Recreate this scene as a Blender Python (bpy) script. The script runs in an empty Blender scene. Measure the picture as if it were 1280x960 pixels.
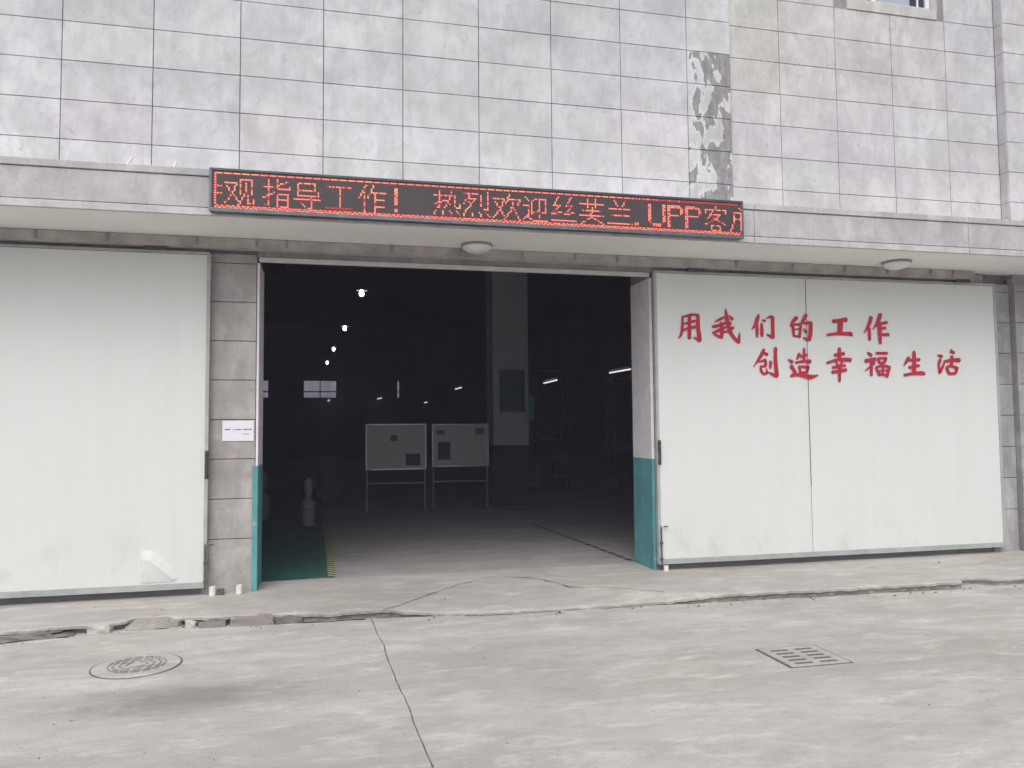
import bpy, bmesh, math, random
from mathutils import Vector, Matrix, noise
random.seed(11)
sc = bpy.context.scene
COL = sc.collection

# ------------------------------------------------------------------ camera
FPX, YAW, PITCH, ROLL = 973.1, math.radians(13.124), math.radians(3.218), math.radians(-0.477)
CAM = Vector((0.091, -8.337, 1.622))
fwd = Vector((math.sin(YAW) * math.cos(PITCH), math.cos(YAW) * math.cos(PITCH), math.sin(PITCH)))
rt0 = Vector((math.cos(YAW), -math.sin(YAW), 0)); up0 = rt0.cross(fwd)
RT = rt0 * math.cos(ROLL) + up0 * math.sin(ROLL)
UP = up0 * math.cos(ROLL) - rt0 * math.sin(ROLL)
cd = bpy.data.cameras.new('camera'); cam = bpy.data.objects.new('camera', cd); COL.objects.link(cam)
m = Matrix((RT, UP, -fwd)).transposed().to_4x4(); m.translation = CAM
cam.matrix_world = m
cd.sensor_fit = 'HORIZONTAL'; cd.sensor_width = 36; cd.lens = FPX / 1280 * 36
cd.clip_end = 2000; cd.clip_start = 0.05
sc.camera = cam

def ray(x, y): return fwd + RT * ((x - 640) / FPX) - UP * ((y - 480) / FPX)
def at_y(x, y, Y):
    d = ray(x, y); return CAM + d * ((Y - CAM.y) / d.y)
def at_z(x, y, Z):
    d = ray(x, y); return CAM + d * ((Z - CAM.z) / d.z)

# ------------------------------------------------------------------ sky, sun, exposure
SUN_EL, SUN_AZ = math.radians(52), math.radians(200)      # azimuth clockwise from +Y (north): sun behind the camera, a little left
w = bpy.data.worlds.new('World'); sc.world = w; w.use_nodes = True
nt = w.node_tree; nt.nodes.clear()
sky = nt.nodes.new('ShaderNodeTexSky'); sky.sky_type = 'NISHITA'; sky.sun_disc = False
sky.sun_elevation = SUN_EL; sky.sun_rotation = SUN_AZ
sky.air_density = 1.0; sky.dust_density = 6.0; sky.ozone_density = 1.0
hs = nt.nodes.new('ShaderNodeHueSaturation'); hs.inputs['Saturation'].default_value = 0.30
bg = nt.nodes.new('ShaderNodeBackground'); bg.inputs['Strength'].default_value = 0.15
wo = nt.nodes.new('ShaderNodeOutputWorld')
nt.links.new(sky.outputs[0], hs.inputs['Color']); nt.links.new(hs.outputs[0], bg.inputs['Color']); nt.links.new(bg.outputs[0], wo.inputs[0])
sd = bpy.data.lights.new('sun', 'SUN'); sd.energy = 1.0; sd.angle = math.radians(75); sd.color = (1.0, 0.975, 0.955)
sun = bpy.data.objects.new('sun', sd); COL.objects.link(sun)
sdir = Vector((math.sin(SUN_AZ) * math.cos(SUN_EL), math.cos(SUN_AZ) * math.cos(SUN_EL), math.sin(SUN_EL)))
sun.rotation_euler = sdir.to_track_quat('Z', 'Y').to_euler(); sun.location = sdir * 60
vs = sc.view_settings; vs.view_transform = 'Standard'; vs.look = 'None'; vs.gamma = 1; vs.use_curve_mapping = False
vs.exposure = -0.09
sc.cycles.max_bounces = 7; sc.cycles.diffuse_bounces = 3; sc.cycles.volume_bounces = 0; sc.cycles.glossy_bounces = 2; sc.cycles.caustics_reflective = False; sc.cycles.caustics_refractive = False
sc.cycles.use_denoising = True; sc.cycles.use_light_tree = False
sc.cycles.use_adaptive_sampling = True; sc.cycles.adaptive_threshold = 0.03; sc.cycles.adaptive_min_samples = 20

# ------------------------------------------------------------------ materials
M = {}
def newmat(name):
    mt = bpy.data.materials.new(name); mt.use_nodes = True
    n = mt.node_tree; b = n.nodes['Principled BSDF']; M[name] = mt
    return mt, n, b
def N(n, typ, **kw):
    o = n.nodes.new(typ)
    for k, v in kw.items(): setattr(o, k, v)
    return o
def pos_scaled(n, s):
    g = N(n, 'ShaderNodeNewGeometry'); mp = N(n, 'ShaderNodeVectorMath', operation='MULTIPLY')
    mp.inputs[1].default_value = s; n.links.new(g.outputs['Position'], mp.inputs[0]); return mp.outputs[0]
def noise_fac(n, s, detail=6, rough=0.6, lo=0.3, hi=0.7, dist=0.0):
    t = N(n, 'ShaderNodeTexNoise'); t.inputs['Scale'].default_value = 1.0
    t.inputs['Detail'].default_value = min(detail, 4.5, max(1.0, math.log2(180/max(s)))); t.inputs['Roughness'].default_value = rough; t.inputs['Distortion'].default_value = dist
    n.links.new(pos_scaled(n, s), t.inputs['Vector'])
    r = N(n, 'ShaderNodeMapRange', clamp=True); r.inputs[1].default_value = lo; r.inputs[2].default_value = hi
    n.links.new(t.outputs[0], r.inputs[0]); return r.outputs[0]
def mixc(n, fac, a, b, mode='MIX'):
    x = N(n, 'ShaderNodeMix', data_type='RGBA', blend_type=mode)
    for sock, v in ((x.inputs[0], fac), (x.inputs[6], a), (x.inputs[7], b)):
        if isinstance(v, (int, float)): sock.default_value = v
        elif isinstance(v, tuple): sock.default_value = (*v, 1)
        else: n.links.new(v, sock)
    return x.outputs[2]
def mathn(n, op, a, b=None, clamp=False):
    x = N(n, 'ShaderNodeMath', operation=op, use_clamp=clamp)
    for i, v in enumerate((a, b)):
        if v is None: continue
        if isinstance(v, (int, float)): x.inputs[i].default_value = v
        else: n.links.new(v, x.inputs[i])
    return x.outputs[0]
def bump(n, b, fac, strength=0.3, dist=0.01):
    bp = N(n, 'ShaderNodeBump'); bp.inputs['Strength'].default_value = strength; bp.inputs['Distance'].default_value = dist
    n.links.new(fac, bp.inputs['Height']); n.links.new(bp.outputs[0], b.inputs['Normal'])
def plain(name, col, rough=0.6, metal=0.0, var=0.12, s=6.0, emit=None, es=0, spec=0.5):
    mt, n, b = newmat(name)
    f = noise_fac(n, (s, s, s), 4)
    dark = tuple(c * (1 - var) for c in col); lite = tuple(min(1, c * (1 + var)) for c in col)
    n.links.new(mixc(n, f, dark, lite), b.inputs['Base Color'])
    b.inputs['Roughness'].default_value = rough; b.inputs['Metallic'].default_value = metal
    b.inputs['Specular IOR Level'].default_value = spec
    if emit and name.startswith('led'): mt.cycles.emission_sampling = 'NONE'
    if emit: b.inputs['Emission Color'].default_value = (*emit, 1); b.inputs['Emission Strength'].default_value = es
    return mt

def wall_material(name, peel=False, k=1.0):
    mt, n, b = newmat(name)
    oi = N(n, 'ShaderNodeObjectInfo')
    big = noise_fac(n, (0.9, 0.9, 1.1), 7, 0.62, 0.36, 0.66)
    mid = noise_fac(n, (3.2, 3.2, 2.0), 8, 0.7, 0.42, 0.72, 0.4)
    streak = noise_fac(n, (9, 9, 1.1), 6, 0.65, 0.5, 0.8)
    spots = noise_fac(n, (11, 11, 9), 5, 0.7, 0.60, 0.72)
    fine = noise_fac(n, (45, 45, 45), 4, 0.6)
    blot = noise_fac(n, (7, 7, 5.5), 9, 0.78, 0.47, 0.66, 0.8)
    def dim(f): return mixc(n, 1.0, oi.outputs['Color'], (f, f, f), 'MULTIPLY')
    pale = noise_fac(n, (2.2, 2.2, 1.5), 6, 0.65, 0.50, 0.72, 0.5)
    c = mixc(n, mathn(n, 'MULTIPLY', big, 0.75*k, True), oi.outputs['Color'], dim(0.72))
    c = mixc(n, mathn(n, 'MULTIPLY', mid, 0.62*k, True), c, dim(0.60))
    c = mixc(n, mathn(n, 'MULTIPLY', streak, 0.40*k, True), c, dim(0.55))
    c = mixc(n, mathn(n, 'MULTIPLY', spots, 0.45*k, True), c, dim(0.45))
    c = mixc(n, mathn(n, 'MULTIPLY', blot, 0.42*k, True), c, dim(0.62))
    c = mixc(n, mathn(n, 'MULTIPLY', pale, 0.45*k, True), c, (0.68, 0.68, 0.70))
    c = mixc(n, mathn(n, 'MULTIPLY', fine, 0.12), c, (0.62, 0.62, 0.62))
    if peel:
        g = N(n, 'ShaderNodeNewGeometry'); sp = N(n, 'ShaderNodeSeparateXYZ'); n.links.new(g.outputs['Position'], sp.inputs[0])
        u = mathn(n, 'DIVIDE', mathn(n, 'SUBTRACT', sp.outputs[0], 4.2075), 0.57)
        t = N(n, 'ShaderNodeTexNoise'); t.inputs['Scale'].default_value = 1; t.inputs['Detail'].default_value = 5; t.inputs['Roughness'].default_value = 0.5
        n.links.new(pos_scaled(n, (7.5, 7.5, 3.4)), t.inputs['Vector'])
        zr = N(n, 'ShaderNodeMapRange', clamp=True); zr.inputs[1].default_value = 6.10; zr.inputs[2].default_value = 6.112; zr.inputs[3].default_value = 1; zr.inputs[4].default_value = 0
        n.links.new(sp.outputs[2], zr.inputs[0])
        v = mathn(n, 'ADD', t.outputs[0], mathn(n, 'MULTIPLY', mathn(n, 'SUBTRACT', u, 0.40), 0.20))
        def band(lo, hi):
            r = N(n, 'ShaderNodeMapRange', clamp=True); r.inputs[1].default_value = lo; r.inputs[2].default_value = hi
            n.links.new(v, r.inputs[0]); return mathn(n, 'MULTIPLY', r.outputs[0], zr.outputs[0])
        c = mixc(n, mathn(n, 'MULTIPLY', band(0.45, 0.49), 0.6), c, (0.68, 0.68, 0.69))
        tone = mixc(n, noise_fac(n, (13, 13, 6), 4, 0.7, 0.4, 0.62), (0.15, 0.15, 0.158), (0.28, 0.28, 0.29))
        c = mixc(n, mathn(n, 'MULTIPLY', band(0.500, 0.515), 0.85), c, tone)
    n.links.new(c, b.inputs['Base Color']); b.inputs['Roughness'].default_value = 0.85; b.inputs['Specular IOR Level'].default_value = 0.25
    bump(n, b, mathn(n, 'ADD', fine, mid), 0.12, 0.004)
    return mt
wall_material('wall_panel', False, 1.22); wall_material('wall_peel', True, 1.2); wall_material('fascia_dirty', False, 1.45); wall_material('stone_rough', False, 0.8)

def ground_material(name, base, dark, lite, stain=False):
    mt, n, b = newmat(name)
    big = noise_fac(n, (0.32, 0.75, 1), 7, 0.62, 0.34, 0.68, 0.5)
    mid = noise_fac(n, (1.5, 3.6, 2), 8, 0.68, 0.40, 0.70, 0.6)
    lt = noise_fac(n, (2.1, 5.5, 2), 8, 0.72, 0.52, 0.74, 0.3)
    grain = noise_fac(n, (60, 60, 60), 5, 0.7, 0.35, 0.7)
    speck = noise_fac(n, (17, 17, 17), 2, 0.5, 0.74, 0.78)
    c = mixc(n, mathn(n, 'MULTIPLY', big, 0.75), base, dark)
    c = mixc(n, mathn(n, 'MULTIPLY', mid, 0.55), c, dark)
    c = mixc(n, mathn(n, 'MULTIPLY', lt, 0.7), c, lite)
    sm = noise_fac(n, (6, 12, 6), 8, 0.75, 0.45, 0.75, 0.3)
    c = mixc(n, mathn(n, 'MULTIPLY', sm, 0.32), c, tuple(x * 0.72 for x in dark))
    c = mixc(n, mathn(n, 'MULTIPLY', grain, 0.26), c, tuple(x * 0.55 for x in base))
    c = mixc(n, mathn(n, 'MULTIPLY', speck, 0.6), c, (0.09, 0.085, 0.08))
    hue = noise_fac(n, (0.45, 0.8, 1), 3, 0.5, 0.4, 0.65)
    c = mixc(n, mathn(n, 'MULTIPLY', hue, 0.5), c, mixc(n, 1.0, c, (0.98, 0.98, 0.93), 'MULTIPLY'))
    if stain:
        g = N(n, 'ShaderNodeNewGeometry'); d = N(n, 'ShaderNodeVectorMath', operation='SUBTRACT'); d.inputs[1].default_value = (-0.85, -2.95, -0.07)
        n.links.new(g.outputs['Position'], d.inputs[0])
        d2 = N(n, 'ShaderNodeVectorMath', operation='MULTIPLY'); d2.inputs[1].default_value = (0.75, 1.9, 0); n.links.new(d.outputs[0], d2.inputs[0])
        ln = N(n, 'ShaderNodeVectorMath', operation='LENGTH'); n.links.new(d2.outputs[0], ln.inputs[0])
        v = mathn(n, 'ADD', ln.outputs['Value'], mathn(n, 'MULTIPLY', mid, 0.5))
        r = N(n, 'ShaderNodeMapRange', clamp=True, interpolation_type='SMOOTHSTEP'); r.inputs[1].default_value = 1.05; r.inputs[2].default_value = 0.25; n.links.new(v, r.inputs[0])
        c = mixc(n, mathn(n, 'MULTIPLY', r.outputs[0], 0.62), c, (0.16, 0.155, 0.138))
    n.links.new(c, b.inputs['Base Color']); b.inputs['Roughness'].default_value = 0.9; b.inputs['Specular IOR Level'].default_value = 0.25
    bump(n, b, mathn(n, 'ADD', mathn(n, 'MULTIPLY', grain, 0.6), mid), 0.35, 0.006)
    return mt
ground_material('road', (0.595, 0.573, 0.548), (0.335, 0.32, 0.302), (0.75, 0.73, 0.705), True)
ground_material('apron', (0.58, 0.558, 0.535), (0.33, 0.315, 0.297), (0.72, 0.70, 0.675))
ground_material('kerb', (0.42, 0.39, 0.37), (0.20, 0.185, 0.17), (0.60, 0.57, 0.55))
ground_material('kerb_dark', (0.27, 0.25, 0.235), (0.12, 0.11, 0.10), (0.46, 0.44, 0.42))
ground_material('edge_pale', (0.66, 0.64, 0.62), (0.33, 0.31, 0.29), (0.80, 0.78, 0.76))
ground_material('floor_in', (0.50, 0.478, 0.475), (0.30, 0.285, 0.285), (0.60, 0.58, 0.575))
plain('chunk_pale', (0.52, 0.50, 0.48), 0.9, var=0.2, s=20)
plain('crack', (0.07, 0.06, 0.055), 0.95)
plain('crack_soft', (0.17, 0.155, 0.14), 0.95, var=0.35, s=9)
plain('joint', (0.10, 0.10, 0.105), 0.9)
plain('backing', (0.27, 0.27, 0.275), 0.9)

def door_material():
    mt, n, b = newmat('door_white')
    v = noise_fac(n, (26, 26, 0.25), 4, 0.6, 0.35, 0.7)
    v2 = noise_fac(n, (5, 5, 0.5), 5, 0.6, 0.45, 0.75)
    sp = noise_fac(n, (9, 9, 7), 4, 0.7, 0.70, 0.78)
    low = noise_fac(n, (3, 3, 2.2), 6, 0.7, 0.52, 0.78)
    c = mixc(n, mathn(n, 'MULTIPLY', v, 0.10), (0.725, 0.757, 0.738), (0.565, 0.60, 0.58))
    c = mixc(n, mathn(n, 'MULTIPLY', v2, 0.16), c, (0.58, 0.60, 0.565))
    g = N(n, 'ShaderNodeNewGeometry'); spx = N(n, 'ShaderNodeSeparateXYZ'); n.links.new(g.outputs['Position'], spx.inputs[0])
    r = N(n, 'ShaderNodeMapRange', clamp=True); r.inputs[1].default_value = 0.75; r.inputs[2].default_value = 0.05; n.links.new(spx.outputs[2], r.inputs[0])
    c = mixc(n, mathn(n, 'MULTIPLY', mathn(n, 'MULTIPLY', low, r.outputs[0]), 0.65), c, (0.46, 0.42, 0.35))
    c = mixc(n, mathn(n, 'MULTIPLY', sp, 0.45), c, (0.40, 0.38, 0.34))
    n.links.new(c, b.inputs['Base Color']); b.inputs['Roughness'].default_value = 0.5; b.inputs['Specular IOR Level'].default_value = 0.3
    bump(n, b, v, 0.10, 0.004)
door_material()
plain('door_trim', (0.40, 0.42, 0.42), 0.5, var=0.15)
plain('dark_steel', (0.075, 0.075, 0.075), 0.55, 0.3, var=0.3, s=30)
plain('rust_steel', (0.13, 0.115, 0.095), 0.7, 0.1, var=0.4, s=25)
plain('track_steel', (0.42, 0.395, 0.375), 0.65, var=0.25, s=5)
plain('lintel_paint', (0.62, 0.60, 0.59), 0.7, var=0.12)
plain('soffit_paint', (0.88, 0.855, 0.82), 0.85, var=0.05, s=1.5)
plain('jamb_paint', (0.80, 0.77, 0.80), 0.75, var=0.08)
plain('teal_paint', (0.11, 0.35, 0.385), 0.6, var=0.15, s=4)
n = M['teal_paint'].node_tree; b = n.nodes['Principled BSDF']
chip = noise_fac(n, (16, 16, 11), 4.5, 0.7, 0.64, 0.67); grime = noise_fac(n, (5, 5, 2), 4, 0.6, 0.45, 0.75)
old = b.inputs['Base Color'].links[0].from_socket
c = mixc(n, mathn(n, 'MULTIPLY', grime, 0.4), old, (0.10, 0.20, 0.205)); c = mixc(n, mathn(n, 'MULTIPLY', chip, 0.75), c, (0.42, 0.43, 0.42))
n.links.new(c, b.inputs['Base Color'])
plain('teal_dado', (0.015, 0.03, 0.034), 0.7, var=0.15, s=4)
plain('red_paint', (0.48, 0.014, 0.045), 0.6, var=0.22, s=14)
plain('lamp_opal', (0.82, 0.81, 0.79), 0.35, var=0.02)
plain('lamp_rim', (0.30, 0.28, 0.25), 0.5)
plain('pvc', (0.82, 0.80, 0.76), 0.5, var=0.1, s=30)
plain('paper', (0.84, 0.83, 0.90), 0.8, var=0.02)
plain('ink', (0.16, 0.15, 0.18), 0.8)
plain('sign_case', (0.075, 0.078, 0.085), 0.4, 0.2, var=0.2)
plain('sign_alu', (0.15, 0.165, 0.185), 0.4, 0.4, var=0.25, s=9)
plain('sign_face', (0.055, 0.045, 0.05), 0.6, var=0.15)
plain('iron', (0.30, 0.285, 0.27), 0.8, 0.1, var=0.25, s=18)
plain('slot', (0.13, 0.125, 0.118), 0.9)
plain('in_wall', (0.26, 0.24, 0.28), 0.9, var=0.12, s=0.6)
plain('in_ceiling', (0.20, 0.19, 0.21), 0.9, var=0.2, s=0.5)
plain('column_paint', (0.66, 0.62, 0.66), 0.8, var=0.06, s=2)
plain('green_floor', (0.035, 0.13, 0.105), 0.6, var=0.3, s=3)
plain('board_white', (0.58, 0.57, 0.57), 0.4, var=0.04)
plain('alu', (0.55, 0.55, 0.56), 0.35, 0.7)
plain('board_green', (0.10, 0.19, 0.165), 0.8)
plain('sheet_dark', (0.10, 0.10, 0.12), 0.8); plain('sheet_olive', (0.22, 0.20, 0.12), 0.8)
plain('canister_grey', (0.28, 0.28, 0.28), 0.5); plain('drum_rust', (0.30, 0.20, 0.19), 0.7)
plain('rack_steel', (0.22, 0.22, 0.23), 0.5, 0.3); plain('crate_grey', (0.10, 0.105, 0.13), 0.8)
plain('lamp_on', (1, 1, 1), 0.5, emit=(1.0, 0.97, 0.92), es=14)
plain('tube_on', (1, 1, 1), 0.5, emit=(1.0, 0.98, 0.95), es=1.0)
plain('led_red', (0.2, 0.01, 0.01), 0.6, emit=(1.0, 0.075, 0.05), es=0.36)
plain('led_pink', (0.4, 0.1, 0.1), 0.6, emit=(1.0, 0.34, 0.27), es=0.95)
plain('led_orange', (0.4, 0.1, 0.1), 0.6, emit=(1.0, 0.40, 0.20), es=1.0)
plain('led_yellow', (0.4, 0.2, 0.1), 0.6, emit=(1.0, 0.56, 0.34), es=0.85)
plain('win_white', (0.78, 0.79, 0.80), 0.5, var=0.03); plain('win_dark', (0.03, 0.03, 0.045), 0.2, var=0.05)
plain('curtain', (0.75, 0.74, 0.85), 0.8, var=0.05)
def stripe_mat(name, a, bcol, period):
    mt, n, b = newmat(name)
    g = N(n, 'ShaderNodeNewGeometry'); sp = N(n, 'ShaderNodeSeparateXYZ'); n.links.new(g.outputs['Position'], sp.inputs[0])
    v = mathn(n, 'FRACT', mathn(n, 'DIVIDE', mathn(n, 'ADD', sp.outputs[1], sp.outputs[0]), period))
    wear = noise_fac(n, (14, 14, 14), 4, 0.6, 0.45, 0.55)
    c = mixc(n, mathn(n, 'GREATER_THAN', v, 0.5), a, bcol)
    n.links.new(mixc(n, mathn(n, 'MULTIPLY', wear, 0.4), c, (0.2, 0.2, 0.19)), b.inputs['Base Color']); b.inputs['Roughness'].default_value = 0.7
stripe_mat('tape_yellow', (0.62, 0.60, 0.28), (0.03, 0.05, 0.05), 0.14)
stripe_mat('tape_black', (0.02, 0.02, 0.02), (0.34, 0.33, 0.30), 0.24)
def glass_mat():
    mt, n, b = newmat('pane_glass')
    n.nodes.remove(b); tr = N(n, 'ShaderNodeBsdfTransparent'); tr.inputs[0].default_value = (0.97, 0.97, 0.97, 1)
    gl = N(n, 'ShaderNodeBsdfGlossy'); gl.inputs['Roughness'].default_value = 0.05
    mx = N(n, 'ShaderNodeMixShader'); mx.inputs[0].default_value = 0.03
    n.links.new(tr.outputs[0], mx.inputs[1]); n.links.new(gl.outputs[0], mx.inputs[2]); n.links.new(mx.outputs[0], n.nodes['Material Output'].inputs[0])
glass_mat()
mt, n, b = newmat('win_reflect'); b.inputs['Base Color'].default_value = (0.55, 0.58, 0.68, 1); b.inputs['Roughness'].default_value = 0.12; b.inputs['Metallic'].default_value = 0.55

# ------------------------------------------------------------------ builders
class MB:
    def __init__(s): s.v = []; s.f = []; s.mi = []
    def add(s, vs_, fs, mi=0):
        o = len(s.v); s.v += [tuple(x) for x in vs_]; s.f += [tuple(i + o for i in f) for f in fs]; s.mi += [mi] * len(fs); return s
    def box(s, x0, x1, y0, y1, z0, z1, mi=0, ch=0.0):
        if ch <= 0:
            return s.add([(x0,y0,z0),(x1,y0,z0),(x1,y1,z0),(x0,y1,z0),(x0,y0,z1),(x1,y0,z1),(x1,y1,z1),(x0,y1,z1)],
                  [(0,3,2,1),(4,5,6,7),(0,1,5,4),(1,2,6,5),(2,3,7,6),(3,0,4,7)], mi)
        bm = bmesh.new(); bmesh.ops.create_cube(bm, size=1)
        for v in bm.verts: v.co = Vector(((x0+x1)/2 + v.co.x*(x1-x0), (y0+y1)/2 + v.co.y*(y1-y0), (z0+z1)/2 + v.co.z*(z1-z0)))
        bmesh.ops.bevel(bm, geom=bm.edges[:], offset=ch, segments=2, affect='EDGES', profile=0.6)
        bm.verts.index_update(); s.add([v.co for v in bm.verts], [tuple(v.index for v in f.verts) for f in bm.faces], mi); bm.free(); return s
    def slab(s, x0, x1, y0, y1, z0, z1, c, mi=0):      # front (y0) face chamfered by c
        vs_ = [(x0,y1,z0),(x1,y1,z0),(x1,y1,z1),(x0,y1,z1),(x0,y0+c,z0),(x1,y0+c,z0),(x1,y0+c,z1),(x0,y0+c,z1),
               (x0+c,y0,z0+c),(x1-c,y0,z0+c),(x1-c,y0,z1-c),(x0+c,y0,z1-c)]
        fs = [(0,3,2,1),(8,9,10,11)]
        for i in range(4):
            j = (i+1) % 4; fs += [(i,j,4+j,4+i),(4+i,4+j,8+j,8+i)]
        return s.add(vs_, fs, mi)
    def tube(s, a, b, r, seg=12, r2=None, mi=0, caps=True):
        a, b = Vector(a), Vector(b); r2 = r if r2 is None else r2
        d = (b - a).normalized(); t = d.orthogonal().normalized(); u = d.cross(t)
        vs_ = []
        for p, rr in ((a, r), (b, r2)):
            for i in range(seg):
                an = 2*math.pi*i/seg; vs_.append(p + (t*math.cos(an) + u*math.sin(an))*rr)
        fs = [(i, (i+1) % seg, seg+(i+1) % seg, seg+i) for i in range(seg)]
        if caps: fs += [tuple(range(seg))[::-1], tuple(range(seg, 2*seg))]
        return s.add(vs_, fs, mi)
    def lathe(s, c, prof, seg=24, mi=0):               # prof: list of (r, z)
        vs_ = []; fs = []
        for r, z in prof:
            for i in range(seg):
                an = 2*math.pi*i/seg; vs_.append((c[0]+r*math.cos(an), c[1]+r*math.sin(an), c[2]+z))
        for k in range(len(prof)-1):
            for i in range(seg):
                j = (i+1) % seg; fs.append((k*seg+i, k*seg+j, (k+1)*seg+j, (k+1)*seg+i))
        fs += [tuple(range(seg))[::-1], tuple(range((len(prof)-1)*seg, len(prof)*seg))]
        return s.add(vs_, fs, mi)
    def mesh(s, name, mats, smooth=False):
        me = bpy.data.meshes.new(name); me.from_pydata(s.v, [], s.f)
        for x in (mats if isinstance(mats, (list, tuple)) else [mats]): me.materials.append(M[x])
        me.polygons.foreach_set('material_index', s.mi)
        bm = bmesh.new(); bm.from_mesh(me); bmesh.ops.recalc_face_normals(bm, faces=bm.faces[:]); bm.to_mesh(me); bm.free()
        if smooth: me.shade_smooth() if hasattr(me, 'shade_smooth') else None
        me.update(); return me
    def build(s, name, mats, parent=None, smooth=False):
        return link(name, s.mesh(name, mats, smooth), parent)
def link(name, me, parent=None):
    o = bpy.data.objects.new(name, me); COL.objects.link(o)
    if parent: 
        o.parent = parent
        o.matrix_parent_inverse = Matrix.Translation(-WORLDLOC.get(parent.name, Vector((0,0,0))))
    WORLDLOC[o.name] = Vector((0,0,0)); return o
WORLDLOC = {}
def tag(o, label=None, cat=None, group=None, kind=None):
    if label: o['label'] = label
    if cat: o['category'] = cat
    if group: o['group'] = group
    if kind: o['kind'] = kind
    return o
def empty(name, loc, label, cat, group=None):
    o = bpy.data.objects.new(name, None); COL.objects.link(o); o.location = loc; o.empty_display_size = 0.2
    WORLDLOC[o.name] = Vector(loc); return tag(o, label, cat, group)

# ------------------------------------------------------------------ ground, road, apron
ZR = -0.07
g = MB().add([(-150,-150,-0.16),(150,-150,-0.16),(150,150,-0.16),(-150,150,-0.16)], [(0,1,2,3)]).build('ground', 'road'); tag(g, kind='structure')
JX = [(-0.2, 0.41), (-1.18, 0.455), (-1.9, 0.492), (-2.9, 0.531), (-3.6, 0.566), (-4.34, 0.595), (-6, 0.67), (-9, 0.80), (-30, 1.7)]
def jx(y):
    for (a, xa), (b, xb) in zip(JX, JX[1:]):
        if a >= y >= b: return xa + (xb-xa)*(a-y)/(a-b) + 0.012*noise.noise((0, y*2.2, 0)) + 0.006*noise.noise((3, y*9, 0))
    return JX[-1][1]
ys = [-0.2 - 0.06*i for i in range(150)] + [-10, -16, -30]
for side in (-1, 1):
    mb = MB(); fx = -40 if side < 0 else 45
    vs_ = []
    for y in ys:
        e = jx(y) + side*(0.003 + 0.002*noise.noise((side*5, y*6, 1)))
        vs_ += [(fx, y, ZR), (e + side*0.004, y, ZR), (e, y, ZR-0.004), (e, y, ZR-0.085)]
    fs = []
    for i in range(len(ys)-1):
        for k in range(3): fs.append((i*4+k, i*4+k+1, i*4+4+k+1, i*4+4+k))
    o = mb.add(vs_, fs).build('road', 'road'); tag(o, kind='structure')
mb = MB(); vs_ = []
for y in ys: vs_ += [(jx(y)-0.05, y, ZR-0.03), (jx(y)+0.05, y, ZR-0.03)]
o = mb.add(vs_, [(2*i, 2*i+1, 2*i+3, 2*i+2) for i in range(len(ys)-1)]).build('road_joint', 'crack_soft'); tag(o, kind='structure')

EDGE = [(-9,-1.1),(-2.6,-1.12),(-1.9,-1.06),(-1.62,-1.02),(-1.55,-0.90),(-1.28,-0.90),(-1.2,-1.0),(-0.42,-1.08),(0.0,-1.16),(0.55,-1.15),(1.5,-1.31),(2.2,-1.33),(2.95,-1.33),(4.1,-1.37),(5.2,-1.43),(6.45,-1.47),(6.52,-1.33),(6.75,-1.32),(6.85,-1.44),(9,-1.45),(14,-1.45)]
CRACK = [(0.56,-1.20),(0.78,-0.95),(1.07,-0.596),(1.42,-0.20),(1.65,-0.02),(1.899,0.069),(2.15,-0.03),(2.313,-0.232),(2.475,-0.66),(3.013,-0.90),(3.30,-1.12),(3.75,-1.22)]
def interp(P, x):
    if x <= P[0][0]: return P[0][1]
    for (a, ya), (b, yb) in zip(P, P[1:]):
        if a <= x <= b: return ya + (yb-ya)*(x-a)/(b-a)
    return P[-1][1]
def edge_y(x):
    rough = 0.03 if x < 0.2 else 0.018
    return interp(EDGE, x) + rough*noise.noise((x*2.2, 0, 7)) + 0.018*noise.noise((x*8, 0, 3)) + 0.016*noise.noise((x*21, 1, 3))
def apron_z(x, y):
    z = 0.0
    if 0.56 < x < 3.75:
        cy = interp(CRACK, x); ey = interp(EDGE, x)
        if y < cy: 
            fade = min(1, (x-0.56)/0.5, (3.75-x)/0.7)
            z -= 0.045*fade*min(1, (cy-y)/max(0.15, cy-ey))
    return z + 0.004*noise.noise((x*0.9, y*0.9, 0))
mb = MB(); cols = []
xs = [-14,-10] + [-6 + 0.028*i for i in range(int(16/0.028))] + [12, 20]
TS = [0,.3,.5,.65,.78,.88,.94,.97,.985,1.0]
vs_ = []; nr = len(TS) + 4
for x in xs:
    ey = edge_y(x)
    for t in TS:
        y = 0.46 + (ey-0.46)*t
        z = apron_z(x, y)
        if t > 0.96: z -= (0.006 + 0.02*max(0, noise.noise((x*6, y*6, 2))))*(t-0.96)/0.04
        vs_.append((x, y, z))
    zt = vs_[-1][2]
    under = 0.05 if x < -0.2 else 0.012
    for k, (dz, dy) in enumerate(((-0.018, -0.012), (-0.032, under*0.7), (-0.05, under), (-0.2, under))):
        vs_.append((x, ey + dy + 0.014*noise.noise((x*14, k*3.1, 5)), max(zt + dz, -0.2) if k < 3 else -0.2))
fs = []
for i in range(len(xs)-1):
    for k in range(nr-1): fs.append((i*nr+k, i*nr+k+1, (i+1)*nr+k+1, (i+1)*nr+k))
apron = mb.add(vs_, fs, 0)
for i in range(len(apron.mi)):
    if i % (nr-1) >= len(TS)-1: apron.mi[i] = 1
    elif i % (nr-1) >= len(TS)-3: apron.mi[i] = 2
apron = apron.build('pavement', ['apron', 'kerb', 'edge_pale']); tag(apron, kind='structure')
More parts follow.
